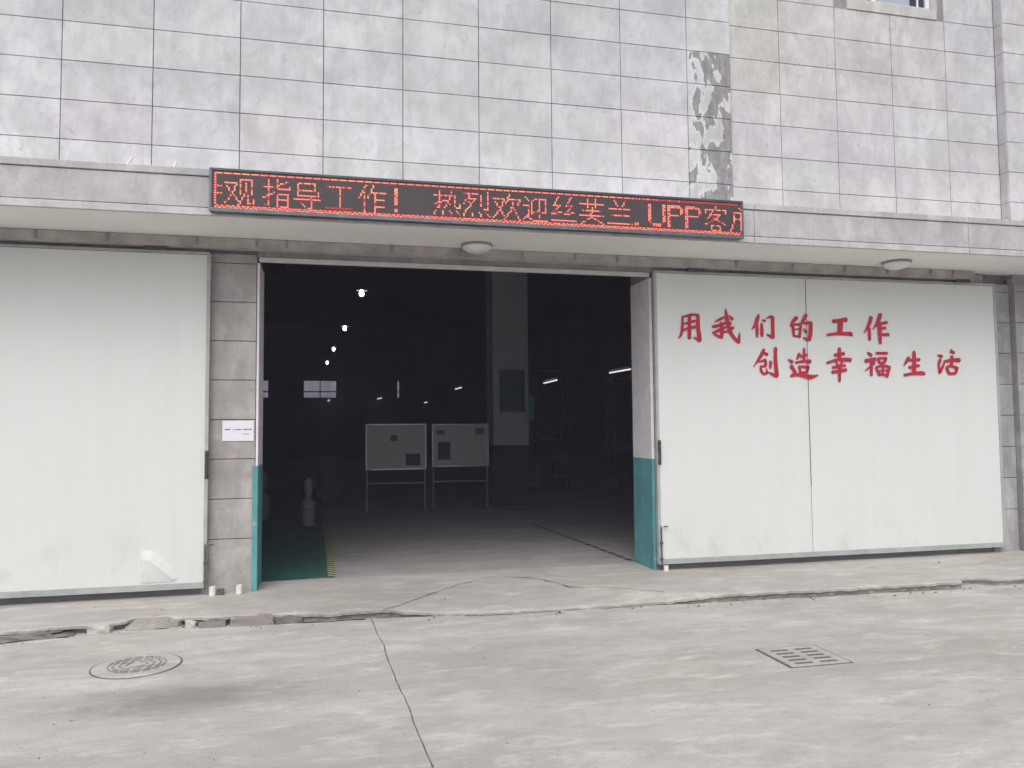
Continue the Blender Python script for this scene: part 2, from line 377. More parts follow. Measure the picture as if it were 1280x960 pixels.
# crack running round the sunken patch
def crack_shade_strip(pts, wd, name, mat, parent, zf, seed=0, gaps=False):
    mb = MB(); P = []
    for (a, b) in zip(pts, pts[1:]):
        L = math.dist(a, b); k = max(2, int(L/0.03))
        for i in range(k): P.append((a[0]+(b[0]-a[0])*i/k, a[1]+(b[1]-a[1])*i/k))
    P.append(pts[-1]); vs_ = []
    for i, (x, y) in enumerate(P):
        q = P[min(i+1, len(P)-1)]; r = P[max(i-1, 0)]
        d = Vector((q[0]-r[0], q[1]-r[1], 0)).normalized(); nrm = Vector((-d.y, d.x, 0))
        off = 0.03*noise.noise((x*3, y*3, seed)) + 0.014*noise.noise((x*12, y*12, seed))
        hw = wd*(0.25 + 0.9*abs(noise.noise((x*4, y*4, seed+9)))) 
        c = Vector((x, y, 0)) + nrm*off
        for s in (-1, 1):
            p = c + nrm*hw*s; vs_.append((p.x, p.y, zf(p.x, p.y) + 0.004))
    return mb.add(vs_, [(2*i, 2*i+1, 2*i+3, 2*i+2) for i in range(len(P)-1)]).build(name, mat, parent)
tag(crack_shade_strip(CRACK[:-1], 0.008, 'crack', 'crack', apron, apron_z, 1))
tag(crack_shade_strip([(2.35,0.35),(2.55,-0.1),(2.9,-0.45)], 0.004, 'crack', 'crack_soft', apron, apron_z, 4))
tag(crack_shade_strip([(-0.35,-0.98),(-0.15,-1.0),(0.1,-1.03)], 0.005, 'crack', 'crack', apron, apron_z, 6))

# dirt and under-shadow of the pavement edge, painted as dark strips on the road
tag(crack_shade_strip([(x, edge_y(x)-0.045-(0.05 if x < -1.95 else 0)) for x in [-6+0.2*i for i in range(21)]], 0.030, 'crack', 'crack', apron, lambda x, y: ZR, 14))
tag(crack_shade_strip([(x, edge_y(x)-0.030) for x in [-1.1+0.15*i for i in range(11)]], 0.026, 'crack', 'crack', apron, lambda x, y: ZR, 15))
tag(crack_shade_strip([(x, edge_y(x)-0.012) for x in [0.5+0.15*i for i in range(40)]], 0.014, 'crack', 'crack_soft', apron, lambda x, y: ZR, 16))
# broken kerb base strip and loose pieces along the left edge
def rough_block(x0, x1, y0, y1, z0, z1, seed, amp=0.012, n=(8, 3, 2)):
    bm = bmesh.new(); bmesh.ops.create_cube(bm, size=1)
    bmesh.ops.subdivide_edges(bm, edges=[e for e in bm.edges if abs((e.verts[0].co-e.verts[1].co).x) > .5], cuts=n[0])
    bmesh.ops.subdivide_edges(bm, edges=[e for e in bm.edges if abs((e.verts[0].co-e.verts[1].co).y) > .5], cuts=n[1])
    bmesh.ops.subdivide_edges(bm, edges=[e for e in bm.edges if abs((e.verts[0].co-e.verts[1].co).z) > .5], cuts=n[2])
    for v in bm.verts:
        co = Vector(((x0+x1)/2 + v.co.x*(x1-x0), (y0+y1)/2 + v.co.y*(y1-y0), (z0+z1)/2 + v.co.z*(z1-z0)))
        edge = sum(abs(c) > .49 for c in v.co)
        co += noise.noise_vector(co*9 + Vector((seed, 0, 0)))*amp + noise.noise_vector(co*30 + Vector((seed, 4, 0)))*amp*0.4
        if edge >= 2: co += (Vector(((x0+x1)/2, (y0+y1)/2, (z0+z1)/2)) - co)*Vector((0.05, 0.1, 0.12)).length*0.25
        if v.co.z < -.49: co.z = z0
        v.co = co
    bm.verts.index_update(); mb = MB().add([v.co for v in bm.verts], [tuple(v.index for v in f.verts) for f in bm.faces]); bm.free(); return mb
kerb = rough_block(-9.0, -1.98, -1.175, -1.02, -0.12, -0.032, 3, 0.014, (160, 3, 2)).build('kerb', 'kerb_dark'); tag(kerb, kind='structure')
for (x0, x1, y0, y1, z1, sd_) in ((-1.02,-0.78,-1.14,-0.98,-0.022,1), (-0.75,-0.38,-1.16,-1.02,-0.004,2), (-0.37,-0.14,-1.17,-1.06,-0.026,5)):
    rough_block(x0, x1, y0, y1, -0.12, z1, sd_, 0.022).build('kerb_stone', 'kerb_dark' if sd_ != 2 else 'kerb', kerb)
for x0, x1, y0, y1, z1, sd_, mat, lab in (
    (-1.88,-1.70,-1.10,-0.97,-0.005,11,'chunk_pale','largest pale broken concrete piece lying on the crumbled pavement edge, upper left of manhole cover'),
    (-1.27,-1.17,-1.04,-0.93,-0.02,12,'kerb','small dark concrete lump in the gap of the broken kerb, above manhole cover'),
    (-1.12,-1.03,-1.10,-1.0,-0.03,13,'chunk_pale','small pale rubble piece on the road beside broken kerb stones')):
    o = rough_block(x0, x1, y0, y1, ZR, z1, sd_, 0.02, (4, 3, 2)).build('concrete_chunk', mat); tag(o, lab, 'rubble', 'rubble along the broken kerb')
# wedge of mortar smeared between pavement and road
mb = MB(); vs_ = []
for i in range(13):
    x = -1.61 + 0.33*i/12
    for t in (0, .5, 1): vs_.append((x + 0.03*noise.noise((t*4, x*9, 2)), -0.86 - (0.20 + 0.05*noise.noise((x*8, 3, 1)))*t, -0.004 - 0.062*t + 0.016*noise.noise((x*11, t*3, 0))))
fs = [(i*3+k, i*3+k+1, i*3+4+k, i*3+3+k) for i in range(12) for k in range(2)]
mb.add(vs_, fs).build('mortar_wedge', 'kerb', apron)

# grit lying on the road and pavement
mb = MB(); rnd = random.Random(4)
for i in range(420):
    x = rnd.uniform(-4.5, 7.5); y = rnd.uniform(-5.2, -1.5) if i < 110 else edge_y(x) - abs(rnd.gauss(0, 0.10)) - 0.03
    if i > 380: y = rnd.uniform(-0.9, -0.15)
    z = ZR if i <= 380 else 0.0; r = rnd.uniform(0.003, 0.007) if i < 110 or rnd.random() < 0.8 else rnd.uniform(0.008, 0.018)
    q = [Vector((rnd.uniform(.6,1.3)*dx, rnd.uniform(.6,1.3)*dy, rnd.uniform(.5,1)*dz))*r for dx, dy, dz in ((1,0,.2),(0,1,.3),(-1,0,.2),(0,-1,.3),(0,0,1.2),(0,0,-.5))]
    mb.add([v + Vector((x, y, z + r*0.3)) for v in q], [(0,1,4),(1,2,4),(2,3,4),(3,0,4),(1,0,5),(2,1,5),(3,2,5),(0,3,5)], rnd.choice((0, 0, 1)))
o = mb.build('grit', ['crack_soft', 'kerb']); tag(o, 'loose grit scattered over the concrete road', 'grit', kind='stuff')

# manhole cover
mc = at_z(169.5, 834, ZR); mc = Vector((-1.262, -2.15, ZR))
mh = empty('manhole_cover', mc, 'round weathered manhole cover set in the concrete road', 'manhole cover')
R0 = 0.30
seg = 64; ring = MB(); vs_ = []
for i in range(seg):
    an = 2*math.pi*i/seg
    for r in (R0-0.004, R0+0.005): vs_.append((mc.x+r*math.cos(an), mc.y+r*math.sin(an), ZR+0.004))
ring.add(vs_, [(2*i, 2*i+1, (2*i+3) % (2*seg), (2*i+2) % (2*seg)) for i in range(seg)]).build('rim', 'slot', mh)
MB().lathe((mc.x, mc.y, ZR-0.02), [(R0-0.008, 0), (R0-0.008, 0.027), (R0-0.012, 0.029)], 64).build('lid', 'road', mh)
def ring_seg(r0, r1, a0, a1, z, h, nseg=6):
    mb = MB(); vs_ = []
    for i in range(nseg+1):
        an = a0 + (a1-a0)*i/nseg
        for r, zz in ((r0, z), (r0, z+h), (r1, z+h), (r1, z)): vs_.append((mc.x+r*math.cos(an), mc.y+r*math.sin(an), zz))
    fs = [(i*4+k, i*4+k+1, i*4+5+k, i*4+4+k) for i in range(nseg) for k in range(3)] + [(0,1,2,3), tuple(nseg*4+k for k in (3,2,1,0))]
    return mb.add(vs_, fs)
for r0, r1, cnt in ((0.06, 0.075, 3), (0.105, 0.122, 8), (0.150, 0.166, 12), (0.185, 0.197, 16)):
    for k in range(cnt):
        a = 2*math.pi*k/cnt; ring_seg(r0, r1, a, a + 2*math.pi/cnt*0.72, ZR+0.009, 0.006).build('raised_rib', 'kerb', mh)
# square drain cover
dc = [Vector((3.236,-2.93,0)), Vector((3.705,-2.93,0)), Vector((3.715,-3.375,0)), Vector((3.258,-3.375,0))]
dr = empty('drain_cover', (3.48, -3.15, ZR), 'square slotted drain cover set in the road before the lettered door', 'drain cover')
MB().box(3.225, 3.725, -3.385, -2.915, ZR-0.03, ZR+0.004).build('frame_gap', 'slot', dr)
MB().box(3.243, 3.707, -3.378, -2.934, ZR-0.02, ZR+0.010, ch=0.004).build('lid', 'road', dr)
for i in range(2):
    for j in range(5):
        x0 = 3.30 + i*0.20; y0 = -3.34 + j*0.078
        MB().box(x0, x0+0.135, y0, y0+0.026, ZR+0.006, ZR+0.0125).build('slot', 'slot', dr)

# ------------------------------------------------------------------ factory building
bld = empty('factory_building', (1.5, 3, 0), 'pale panelled concrete factory with projecting canopy and a dark open doorway', 'building')
OL, OR_, OT, TH = -0.65, 3.67, 3.40, 0.55       # opening left, right, top; wall thickness
wall = MB()
wall.box(-10, OL, 0.03, TH, -0.2, OT).box(OR_, 24, 0.03, TH, -0.2, OT).box(-10, OL, 0.03, TH, OT+0.0005, 8.4).box(OL, OR_, 0.03, 0.12, OT, 4.2).box(OL, OR_, 0.03, TH, 4.2, 8.4).box(OR_, 4.77, 0.03, TH, OT, 8.4).box(4.77, 6.42, 0.09, TH, OT, 8.4).box(7.83, 24, 0.09, TH, OT, 8.4).box(6.42, 7.83, 0.09, TH, OT, 7.03).box(6.42, 7.83, 0.09, TH, 8.25, 8.4)
wall = wall.build('front_wall', 'backing', bld)
PW = 0.84152; PH = 0.4; Z0 = 4.5065; GAP = 0.0072
def panel(x0, x1, z0, z1, yf, col, mat='wall_panel', name='wall_panel', parent=None, yb=None):
    g2 = GAP/2; dy = random.uniform(-0.0012, 0.0012)
    yb = yf + 0.028 if yb is None else yb
    key = (round(x1-x0, 4), round(z1-z0, 4), round(yb-yf, 3), mat)
    if key not in PM: PM[key] = MB().slab(g2, x1-x0-g2, 0, yb-yf, g2, z1-z0-g2, 0.003).mesh(name, mat)
    o = bpy.data.objects.new(name, PM[key]); COL.objects.link(o); o.parent = parent or wall; o.matrix_parent_inverse = wall.matrix_world.inverted() if False else Matrix.Identity(4)
    o.matrix_parent_inverse = Matrix.Translation(-Vector((1.5, 3, 0))) @ Matrix.Translation(Vector((1.5, 3, 0)))
    o.location = (x0, yf+dy, z0); o.rotation_euler = (random.uniform(-.0015,.0015), 0, random.uniform(-.001,.001)); o.color = (*col, 1); return o
PM = {}
def tint(base, v=0.048):
    k = random.uniform(-v, v); return tuple(max(0, c + k + random.uniform(-0.006, 0.006)) for c in base)
LC = (0.655, 0.66, 0.695)
for r in range(-2, 10):
    z0 = Z0 + (r-1)*PH; z1 = z0 + PH
    if z1 < 3.99 or z0 > 8.3: continue
    for j in range(-6, 5):
        panel(j*PW, (j+1)*PW, z0, z1, 0.0, tint(LC))
    panel(5*PW, 4.78, z0, z1, 0.0, tint(LC), 'wall_peel')
    # recessed bay to the right
    xj = [4.785, 5.48, 6.275, 7.095, 7.917, 8.70]
    for i in range(5):
        if z0 > 6.5 and 1 < i+0.5 < 4 and z1 > 7.0 and i in (2, 3): continue
        up = z0 > 5.65
        c = ((0.61, 0.61, 0.585) if i == 0 else (0.64, 0.62, 0.62) if i < 4 else (0.64, 0.64, 0.675)) if up else (0.65, 0.645, 0.68)
        a, b_ = xj[i], xj[i+1]
        if z1 > 7.0 and i == 1: b_ = 6.275
        panel(a, b_, z0, z1, 0.06, tint(c, 0.02))
    # pier on the far right
    for a in (8.70, 9.54, 10.38, 11.2): panel(a, a+(0.84 if a < 11 else 0.82), z0, z1, -0.08, tint((0.66, 0.66, 0.69), 0.02))
pier = MB().box(8.704, 12.01, -0.056, 0.088, 3.5, 8.4).build('pier', 'backing', bld)
for r in range(-2, 10):
    z0 = Z0 + (r-1)*PH
    if z0 + PH < 3.99 or z0 > 8.3: continue
    o = MB().box(8.699, 8.7035, -0.052, 0.056, z0+GAP/2, z0+PH-GAP/2).build('side_panel', 'wall_panel', pier); o.color = (0.56, 0.56, 0.58, 1)
# stone courses either side of the opening (below the canopy)
BC = (0.48, 0.455, 0.435)
for k in range(9):
    z1 = 3.43 if k == 0 else 3.3297 - (k-1)*PH; z0 = 3.3297 - k*PH
    if k == 8: z0 = -0.02
    panel(-1.16, OL-0.004, z0, z1, 0.0, tint(BC, 0.03), name='stone_block')
    panel(8.30, 8.70, z0, z1, 0.0, tint((0.38, 0.38, 0.385), 0.03), name='stone_block')
    panel(8.70, 9.5, z0, z1, -0.08, tint((0.40, 0.40, 0.41), 0.03), name='stone_block')
MB().box(8.704, 12.0, -0.056, 0.03, -0.1, 3.5).build('lower_pier', 'wall_panel', bld).color = (0.36, 0.36, 0.37, 1)
# thin fill between last panel column and stone
panel(-6.0, -1.16, 3.33, 3.55, 0.0, (0.42, 0.41, 0.40), name='stone_block'); panel(OL, 8.3, 3.40, 3.55, 0.0, (0.42, 0.41, 0.40), name='stone_block')
# window top right
wi = MB().box(6.46, 7.80, 0.046, 0.10, 6.91, 7.045, ch=0.004).build('window_sill', 'wall_panel', bld); wi.color = (0.62, 0.62, 0.60, 1)
win = MB()
for a, b_ in ((6.44, 6.50), (6.86, 6.92), (7.68, 7.74)): win.box(a, b_, 0.10, 0.17, 7.047, 8.25)
win.box(6.44, 7.74, 0.105, 0.165, 7.047, 7.085)
win = win.build('window', 'win_white', bld)
MB().box(6.50, 6.86, 0.13, 0.14, 7.085, 8.25).build('pane', 'win_dark', win); MB().box(6.92, 7.46, 0.13, 0.14, 7.085, 8.25).build('pane', 'win_reflect', win)
MB().box(7.46, 7.68, 0.128, 0.145, 7.085, 8.25).build('pane', 'win_dark', win)
MB().box(7.56, 7.585, 0.115, 0.16, 7.085, 8.25).build('mullion', 'curtain', win)
rv = MB().box(7.74, 7.83, 0.07, 0.5, 7.03, 8.25).build('reveal', 'wall_panel', bld); rv.color = (0.55, 0.55, 0.55, 1)

# opening trims
MB().box(OL+0.02, OR_, -0.022, 0.02, 3.352, 3.398).build('lintel', 'lintel_paint', bld)
for nm, x0, x1 in (('left', OL, OL+0.022), ('right', OR_-0.004, OR_+0.03)):
    MB().box(x0, x1, -0.006, TH+0.004, 1.255, 3.34).build('door_jamb', 'jamb_paint', bld)
    MB().box(x0-(0.03 if nm == 'left' else 0), x1+0.001, -0.009, TH+0.007, -0.01, 1.2545).build('jamb_dado', 'teal_paint', bld)
# canopy
YC = -1.0
can = MB().box(-9, 14, YC+0.03, 0.02, 3.556, 3.95).build('canopy', 'soffit_paint', bld)
FX = [-9, -6.3, -3.6, -0.9, 1.8, 4.45, 7.15, 9.85, 14]
for a, b_ in zip(FX, FX[1:]):
    for (z0, z1, yo, c) in ((3.908, 3.972, -0.014, (0.56, 0.555, 0.57)), (3.624, 3.902, 0.0, (0.56, 0.55, 0.57)), (3.552, 3.618, -0.004, (0.64, 0.63, 0.625))):
        o = MB().slab(a+0.002, b_-0.002, YC+yo, YC+0.032, z0, z1, 0.004).build('fascia_panel', 'fascia_dirty', can); o.color = (*tint(c, 0.02), 1)
MB().box(-9, 14, YC+0.012, YC+0.031, 3.56, 3.96).build('fascia_core', 'joint', can)
for px, py, dx in ((158, 198, 0.05), (217, 205, 0.02)):
    p = at_y(px, py, -0.95)
    MB().tube((p.x-dx*0.4, -0.95, 3.93), (p.x+dx, -0.95, p.z+0.02), 0.012, 8).build('anchor_bolt', 'pvc', can)
# sliding-door track under the canopy
trk = MB().box(-9, 8.02, -0.165, -0.06, 3.45, 3.552).box(-9, 8.02, -0.172, -0.1655, 3.452, 3.463).build('door_track', 'track_steel', bld)
for px in (45, 132, 245, 320, 360, 490, 578, 655, 720, 770, 920, 990, 1058, 1110, 1165, 1192):
    x = at_y(px, 315, -0.18).x + random.uniform(-.02, .02)
    MB().box(x-0.014, x+0.014, -0.174, -0.1655, 3.47, 3.55).tube((x, -0.174, 3.52), (x, -0.19, 3.52), 0.010, 6).build('track_bracket', 'lamp_rim', trk)
# interior shell
IX0, IX1, IY, IZ = -9.8, 23.8, 36.0, 7.9
wz0, wz1 = 3.38, 4.31
WX = [(-5.01, -3.20), (-1.39, 0.42), (3.73, 3.91)]
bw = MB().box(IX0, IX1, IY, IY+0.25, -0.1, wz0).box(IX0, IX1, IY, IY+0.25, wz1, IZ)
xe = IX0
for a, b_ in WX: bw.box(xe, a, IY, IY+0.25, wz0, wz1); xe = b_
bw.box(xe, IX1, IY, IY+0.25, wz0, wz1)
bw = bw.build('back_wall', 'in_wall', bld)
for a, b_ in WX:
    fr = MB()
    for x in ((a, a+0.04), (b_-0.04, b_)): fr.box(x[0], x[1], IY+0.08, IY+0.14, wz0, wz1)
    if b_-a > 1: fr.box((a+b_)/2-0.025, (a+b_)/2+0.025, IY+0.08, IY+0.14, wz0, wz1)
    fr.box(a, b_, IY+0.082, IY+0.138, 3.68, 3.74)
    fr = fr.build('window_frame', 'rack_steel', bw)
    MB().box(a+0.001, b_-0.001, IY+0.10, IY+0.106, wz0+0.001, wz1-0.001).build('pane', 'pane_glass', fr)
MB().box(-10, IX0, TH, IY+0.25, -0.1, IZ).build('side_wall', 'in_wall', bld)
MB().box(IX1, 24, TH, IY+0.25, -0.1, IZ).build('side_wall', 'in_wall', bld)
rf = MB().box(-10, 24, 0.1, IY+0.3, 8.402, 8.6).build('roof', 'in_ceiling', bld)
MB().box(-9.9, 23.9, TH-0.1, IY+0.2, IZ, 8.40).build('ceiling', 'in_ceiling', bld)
fl = MB().add([(-10,0.46,-0.004),(24,0.46,-0.004),(24,36.2,-0.004),(-10,36.2,-0.004)], [(0,1,2,3)]).build('floor', 'floor_in'); tag(fl, kind='structure')
gz = MB().add([(OL+0.02,0.49,0.0),(0.03,0.555,0.0),(0.10,0.54,0.0),(-0.15,14,0.0),(-9.7,14,0.0),(-9.7,0.6,0.0),(OL+0.02,0.6,0)], [(0,1,2,3,4,5,6)]).build('green_floor_zone', 'green_floor', fl)
def tape(p, q, wd, mat):
    p, q = Vector(p), Vector(q); d = (q-p).normalized(); nn = Vector((-d.y, d.x, 0))*wd/2
    return MB().add([p-nn, p+nn, q+nn, q-nn], [(0,1,2,3)]).build('hazard_tape', mat, fl)
tape((0.115, 0.53, 0.005), (-0.06, 9.0, 0.005), 0.085, 'tape_yellow')
tape((3.66, 0.62, 0.002), (3.41, 4.5, 0.002), 0.07, 'tape_black')
# interior column with dado
cl = MB().box(3.42, 4.185, 7.7, 8.4, 1.255, IZ-0.002).build('column', 'column_paint', bld)
MB().box(3.41, 4.195, 7.69, 8.41, -0.004, 1.2545).build('column_dado', 'teal_dado', cl)

# ------------------------------------------------------------------ sliding doors
YD0, YD1 = -0.085, -0.03
def sliding_door(x0, x1, label, seams):
    d = empty('sliding_door', ((x0+x1)/2, YD0, 0.05), label, 'door')
    zb, zt = 0.075, 3.385
    # skin sheets, bowed slightly
    cuts = [x0] + seams + [x1]
    for a, b_ in zip(cuts, cuts[1:]):
        mb = MB(); vs_ = []; nx = max(3, int((b_-a)/0.06)); nz = 56
        for i in range(nx+1):
            x = a + (b_-a)*i/nx
            x = min(max(x, a+0.003), b_-0.003)
            for k in range(nz+1):
                z = zb + 0.055 + (zt-zb-0.055)*k/nz
                y = YD0 + 0.0035*noise.noise((x*0.7, z*0.5, 2)) + 0.0012*noise.noise((x*2.5, z*1.5, 8))
                if i in (0, nx): y += 0.004
                vs_.append((x, y, z))
        fs = [(i*(nz+1)+k, (i+1)*(nz+1)+k, (i+1)*(nz+1)+k+1, i*(nz+1)+k+1) for i in range(nx) for k in range(nz)]
        mb.add(vs_, fs).build('skin_sheet', 'door_white', d)
    MB().box(x0+0.004, x1-0.004, YD0+0.012, YD1, zb, zt).build('core', 'door_trim', d)
    MB().box(x0, x1, YD0-0.004, YD0+0.0115, zb-0.004, zb+0.056, ch=0.003).build('bottom_rail', 'door_trim', d)
    for x in (x0, x1):
        s = 1 if x == x0 else -1
        MB().box(min(x-s*0.012, x+s*0.022), max(x-s*0.012, x+s*0.022), YD0-0.007, YD1-0.002, zb-0.002, zt+0.003, ch=0.003).build('edge_trim', 'door_trim', d)
    MB().box(x0, x1, YD0-0.006, YD1, zt+0.0035, zt+0.03).build('top_rail', 'door_trim', d)
    for x in (x0+0.5, x1-0.5): MB().box(x-0.1, x+0.1, -0.13, -0.105, zt+0.028, 3.47).box(x-0.1, x+0.1, -0.105, -0.03, zt+0.0302, zt+0.045).build('roller_hanger', 'dark_steel', d)
    return d
dl = sliding_door(-5.6, -1.105, 'plain white sliding door on the left with torn lower corner', [-4.4, -3.2])
drr = sliding_door(3.705, 8.385, 'white sliding door on the right with red painted characters', [5.655])
MB().box(5.652, 5.658, YD0-0.0015, YD0+0.005, 0.9, 3.38).build('seam', 'rust_steel', drr)
def latch(d, x, z, s):
    h = MB().box(x-0.014, x+0.014, YD0-0.03, YD0-0.007, z-0.12, z-0.10).box(x-0.014, x+0.014, YD0-0.03, YD0-0.007, z+0.10, z+0.12)
    h.tube((x, YD0-0.034, z-0.115), (x, YD0-0.034, z+0.115), 0.010, 8).build('handle', 'dark_steel', d)
    MB().box(x-0.02, x+0.02, YD0-0.0105, YD0-0.007, z-0.14, z+0.14).build('handle_plate', 'rust_steel', d)
    MB().tube((x, YD0-0.025, 0.06), (x, YD0-0.025, 0.50), 0.009, 8).tube((x-0.03*s*-1-0.0, YD0-0.025, 0.497), (x+0.075*s, YD0-0.03, 0.497), 0.008, 8).box(x-0.016, x+0.016, YD0-0.03, YD0-0.007, 0.30, 0.33).box(x-0.016, x+0.016, YD0-0.03, YD0-0.007, 0.12, 0.15).build('drop_bolt', 'rust_steel', d)
latch(dl, -1.105, 1.28, 1); latch(drr, 3.722, 1.33, 1)

# torn, folded-out corner of the left door's skin
def dp(px, py, lift): 
    p = at_y(px, py, YD0); return (p.x, YD0 - lift, p.z)
up_ = [dp(*q, -0.001) for q in ((179,686),(193,689),(206,698),(217,710),(224,722))]
rg = [dp(*q) for q in ((177,699,0.022),(188,700,0.034),(198,708,0.034),(208,717,0.026),(217,724.5,0.012))]
lo_ = [dp(*q) for q in ((177,712,0.018),(186,716,0.022),(195,719,0.018),(205,724,0.012),(214,727,0.006))]
bt = [dp(*q) for q in ((177,728.5,0.008),(185,728.2,0.008),(194,728,0.007),(203,727.7,0.006),(212,727.4,0.005))]
lf = [dp(*q, -0.001) for q in ((175.5,686),(175,699),(175,712),(175.5,728.5))]
V = up_ + rg + lo_ + bt + lf
Fq = [(r*5+i, r*5+i+1, r*5+6+i, r*5+5+i) for r in range(3) for i in range(4)] + [(20,0,5,21),(21,5,10,22),(22,10,15,23)]
MB().add(V, Fq).build('bent_flap', 'door_white', dl, False)

# red brush lettering: strokes of (x, y, width) read from enlarged crops, laid on the door face
LET = [((840, 380), [  # yong, wo
  [[(190,215,30),(185,400,36),(165,540,40),(110,615,12)],[(175,235,20),(330,195,40),(400,188,30),(462,205,50),(462,400,55),(485,560,58),(500,655,45)],[(500,655,52),(440,620,38),(375,590,12)],[(312,200,50),(310,400,52),(310,615,48)],[(200,355,25),(290,335,30),(410,300,40)],[(190,465,40),(300,430,35),(415,405,45)]],
  [[(955,80,12),(965,180,42),(990,330,58),(1040,500,52),(1110,610,48),(1190,680,52)],[(1190,690,42),(1195,600,38),(1205,500,10)],[(930,235,30),(850,275,40),(760,320,12)],[(720,405,40),(840,380,40),(950,340,40),(1050,345,40)],[(870,330,40),(890,450,58),(880,600,46)],[(880,600,38),(800,560,35),(725,520,14)],[(730,515,40),(850,460,42),(960,410,28)],[(1090,415,45),(1020,470,42),(920,505,26)],[(1020,205,20),(1075,275,50)]]]),
 ((930, 380), [  # men, de
  [[(265,185,25),(240,260,55),(200,370,48),(135,455,12)],[(225,340,45),(235,480,45),(230,590,30)],[(325,285,25),(375,305,45)],[(312,350,40),(318,480,48),(320,575,40)],[(395,260,14),(470,225,38),(510,240,52),(512,420,48),(520,600,48)],[(525,605,40),(460,570,44),(400,535,14)]],
  [[(940,240,55),(880,300,48),(815,405,12)],[(865,370,40),(880,480,42),(890,580,34)],[(865,370,32),(1010,360,38),(1000,480,42),(990,595,34)],[(890,455,22),(980,445,22)],[(885,565,30),(990,580,30)],[(1105,190,50),(1070,260,48),(1010,350,18)],[(1040,340,28),(1190,335,52),(1185,500,52),(1160,640,52)],[(1165,635,44),(1100,620,38),(1050,590,12)],[(1065,440,22),(1110,500,50)]]]),
 ((1025, 380), [  # gong, zuo
  [[(235,310,60),(350,290,45),(470,280,70)],[(365,290,72),(355,500,72)],[(130,550,35),(330,525,45),(545,530,58),(575,570,22)]],
  [[(910,235,55),(870,370,48),(785,520,12)],[(875,430,45),(880,530,45),(885,640,38)],[(1075,180,55),(1030,320,52),(940,455,12)],[(1010,380,46),(1100,345,42),(1195,330,45)],[(1060,370,58),(1065,540,54),(1075,705,38)],[(1085,435,38),(1170,425,40)],[(1085,545,38),(1225,545,45)]]]),
 ((935, 430), [  # chuang, zao
  [[(285,95,45),(230,210,48),(100,410,12)],[(270,150,28),(345,190,50)],[(190,320,24),(310,285,42),(315,370,46),(290,410,28)],[(230,390,38),(235,480,38),(280,540,34),(340,520,34),(330,440,18)],[(230,400,32),(300,395,28)],[(405,310,45),(395,430,38)],[(490,70,50),(490,300,50),(515,570,58)],[(520,580,44),(440,540,42),(355,495,12)]],
  [[(915,175,50),(870,275,22)],[(930,225,38),(1055,190,34)],[(1000,80,34),(995,320,44)],[(845,335,34),(980,310,42),(1110,310,62)],[(910,400,38),(935,510,38)],[(905,405,38),(1080,405,42),(1040,505,42)],[(935,510,36),(1040,505,38)],[(725,280,30),(790,325,55)],[(765,390,50),(810,450,48),(850,520,38),(765,575,42)],[(780,560,38),(900,545,48),(1100,585,62),(1250,555,14)]]]),
 ((1025, 425), [  # xing, fu
  [[(345,145,48),(345,360,52)],[(260,270,44),(430,240,48)],[(120,410,34),(330,350,46),(550,355,58)],[(285,380,30),(320,460,28)],[(400,380,34),(365,460,28)],[(225,490,38),(450,450,38)],[(215,575,42),(470,530,46)],[(350,450,56),(350,740,34)]],
  [[(850,225,30),(915,275,52)],[(810,375,56),(985,330,42),(930,440,38),(800,550,12)],[(915,400,46),(915,630,38)],[(940,400,28),(965,430,38)],[(1000,235,38),(1200,235,40)],[(1030,325,36),(1060,410,36)],[(1030,325,32),(1180,325,40),(1140,410,36)],[(1060,405,28),(1140,405,30)],[(1000,490,36),(1060,630,36)],[(1000,485,36),(1120,455,36),(1240,480,40),(1190,655,42)],[(1060,610,32),(1190,620,36)],[(1045,550,22),(1200,535,22)],[(1120,470,30),(1120,610,30)]]]),
 ((1120, 425), [  # sheng, huo
  [[(230,310,45),(190,380,44),(140,460,12)],[(210,370,34),(320,355,42),(420,350,48)],[(235,490,46),(410,455,44)],[(320,205,44),(325,400,56),(320,600,56)],[(145,625,38),(320,595,44),(470,590,56),(505,615,38)]],
  [[(740,270,24),(815,295,58)],[(785,350,48),(760,460,34),(780,590,42),(820,500,38),(865,390,28)],[(960,215,24),(1035,225,52)],[(990,175,38),(970,220,20)],[(860,385,42),(990,360,48),(1130,360,66)],[(995,290,48),(985,450,48)],[(900,490,42),(945,600,42)],[(900,480,38),(1000,465,38),(1090,500,46),(1055,600,42)],[(945,600,38),(1055,595,42)]]])]
YL = YD0 - 0.0085
SC = 90/1280
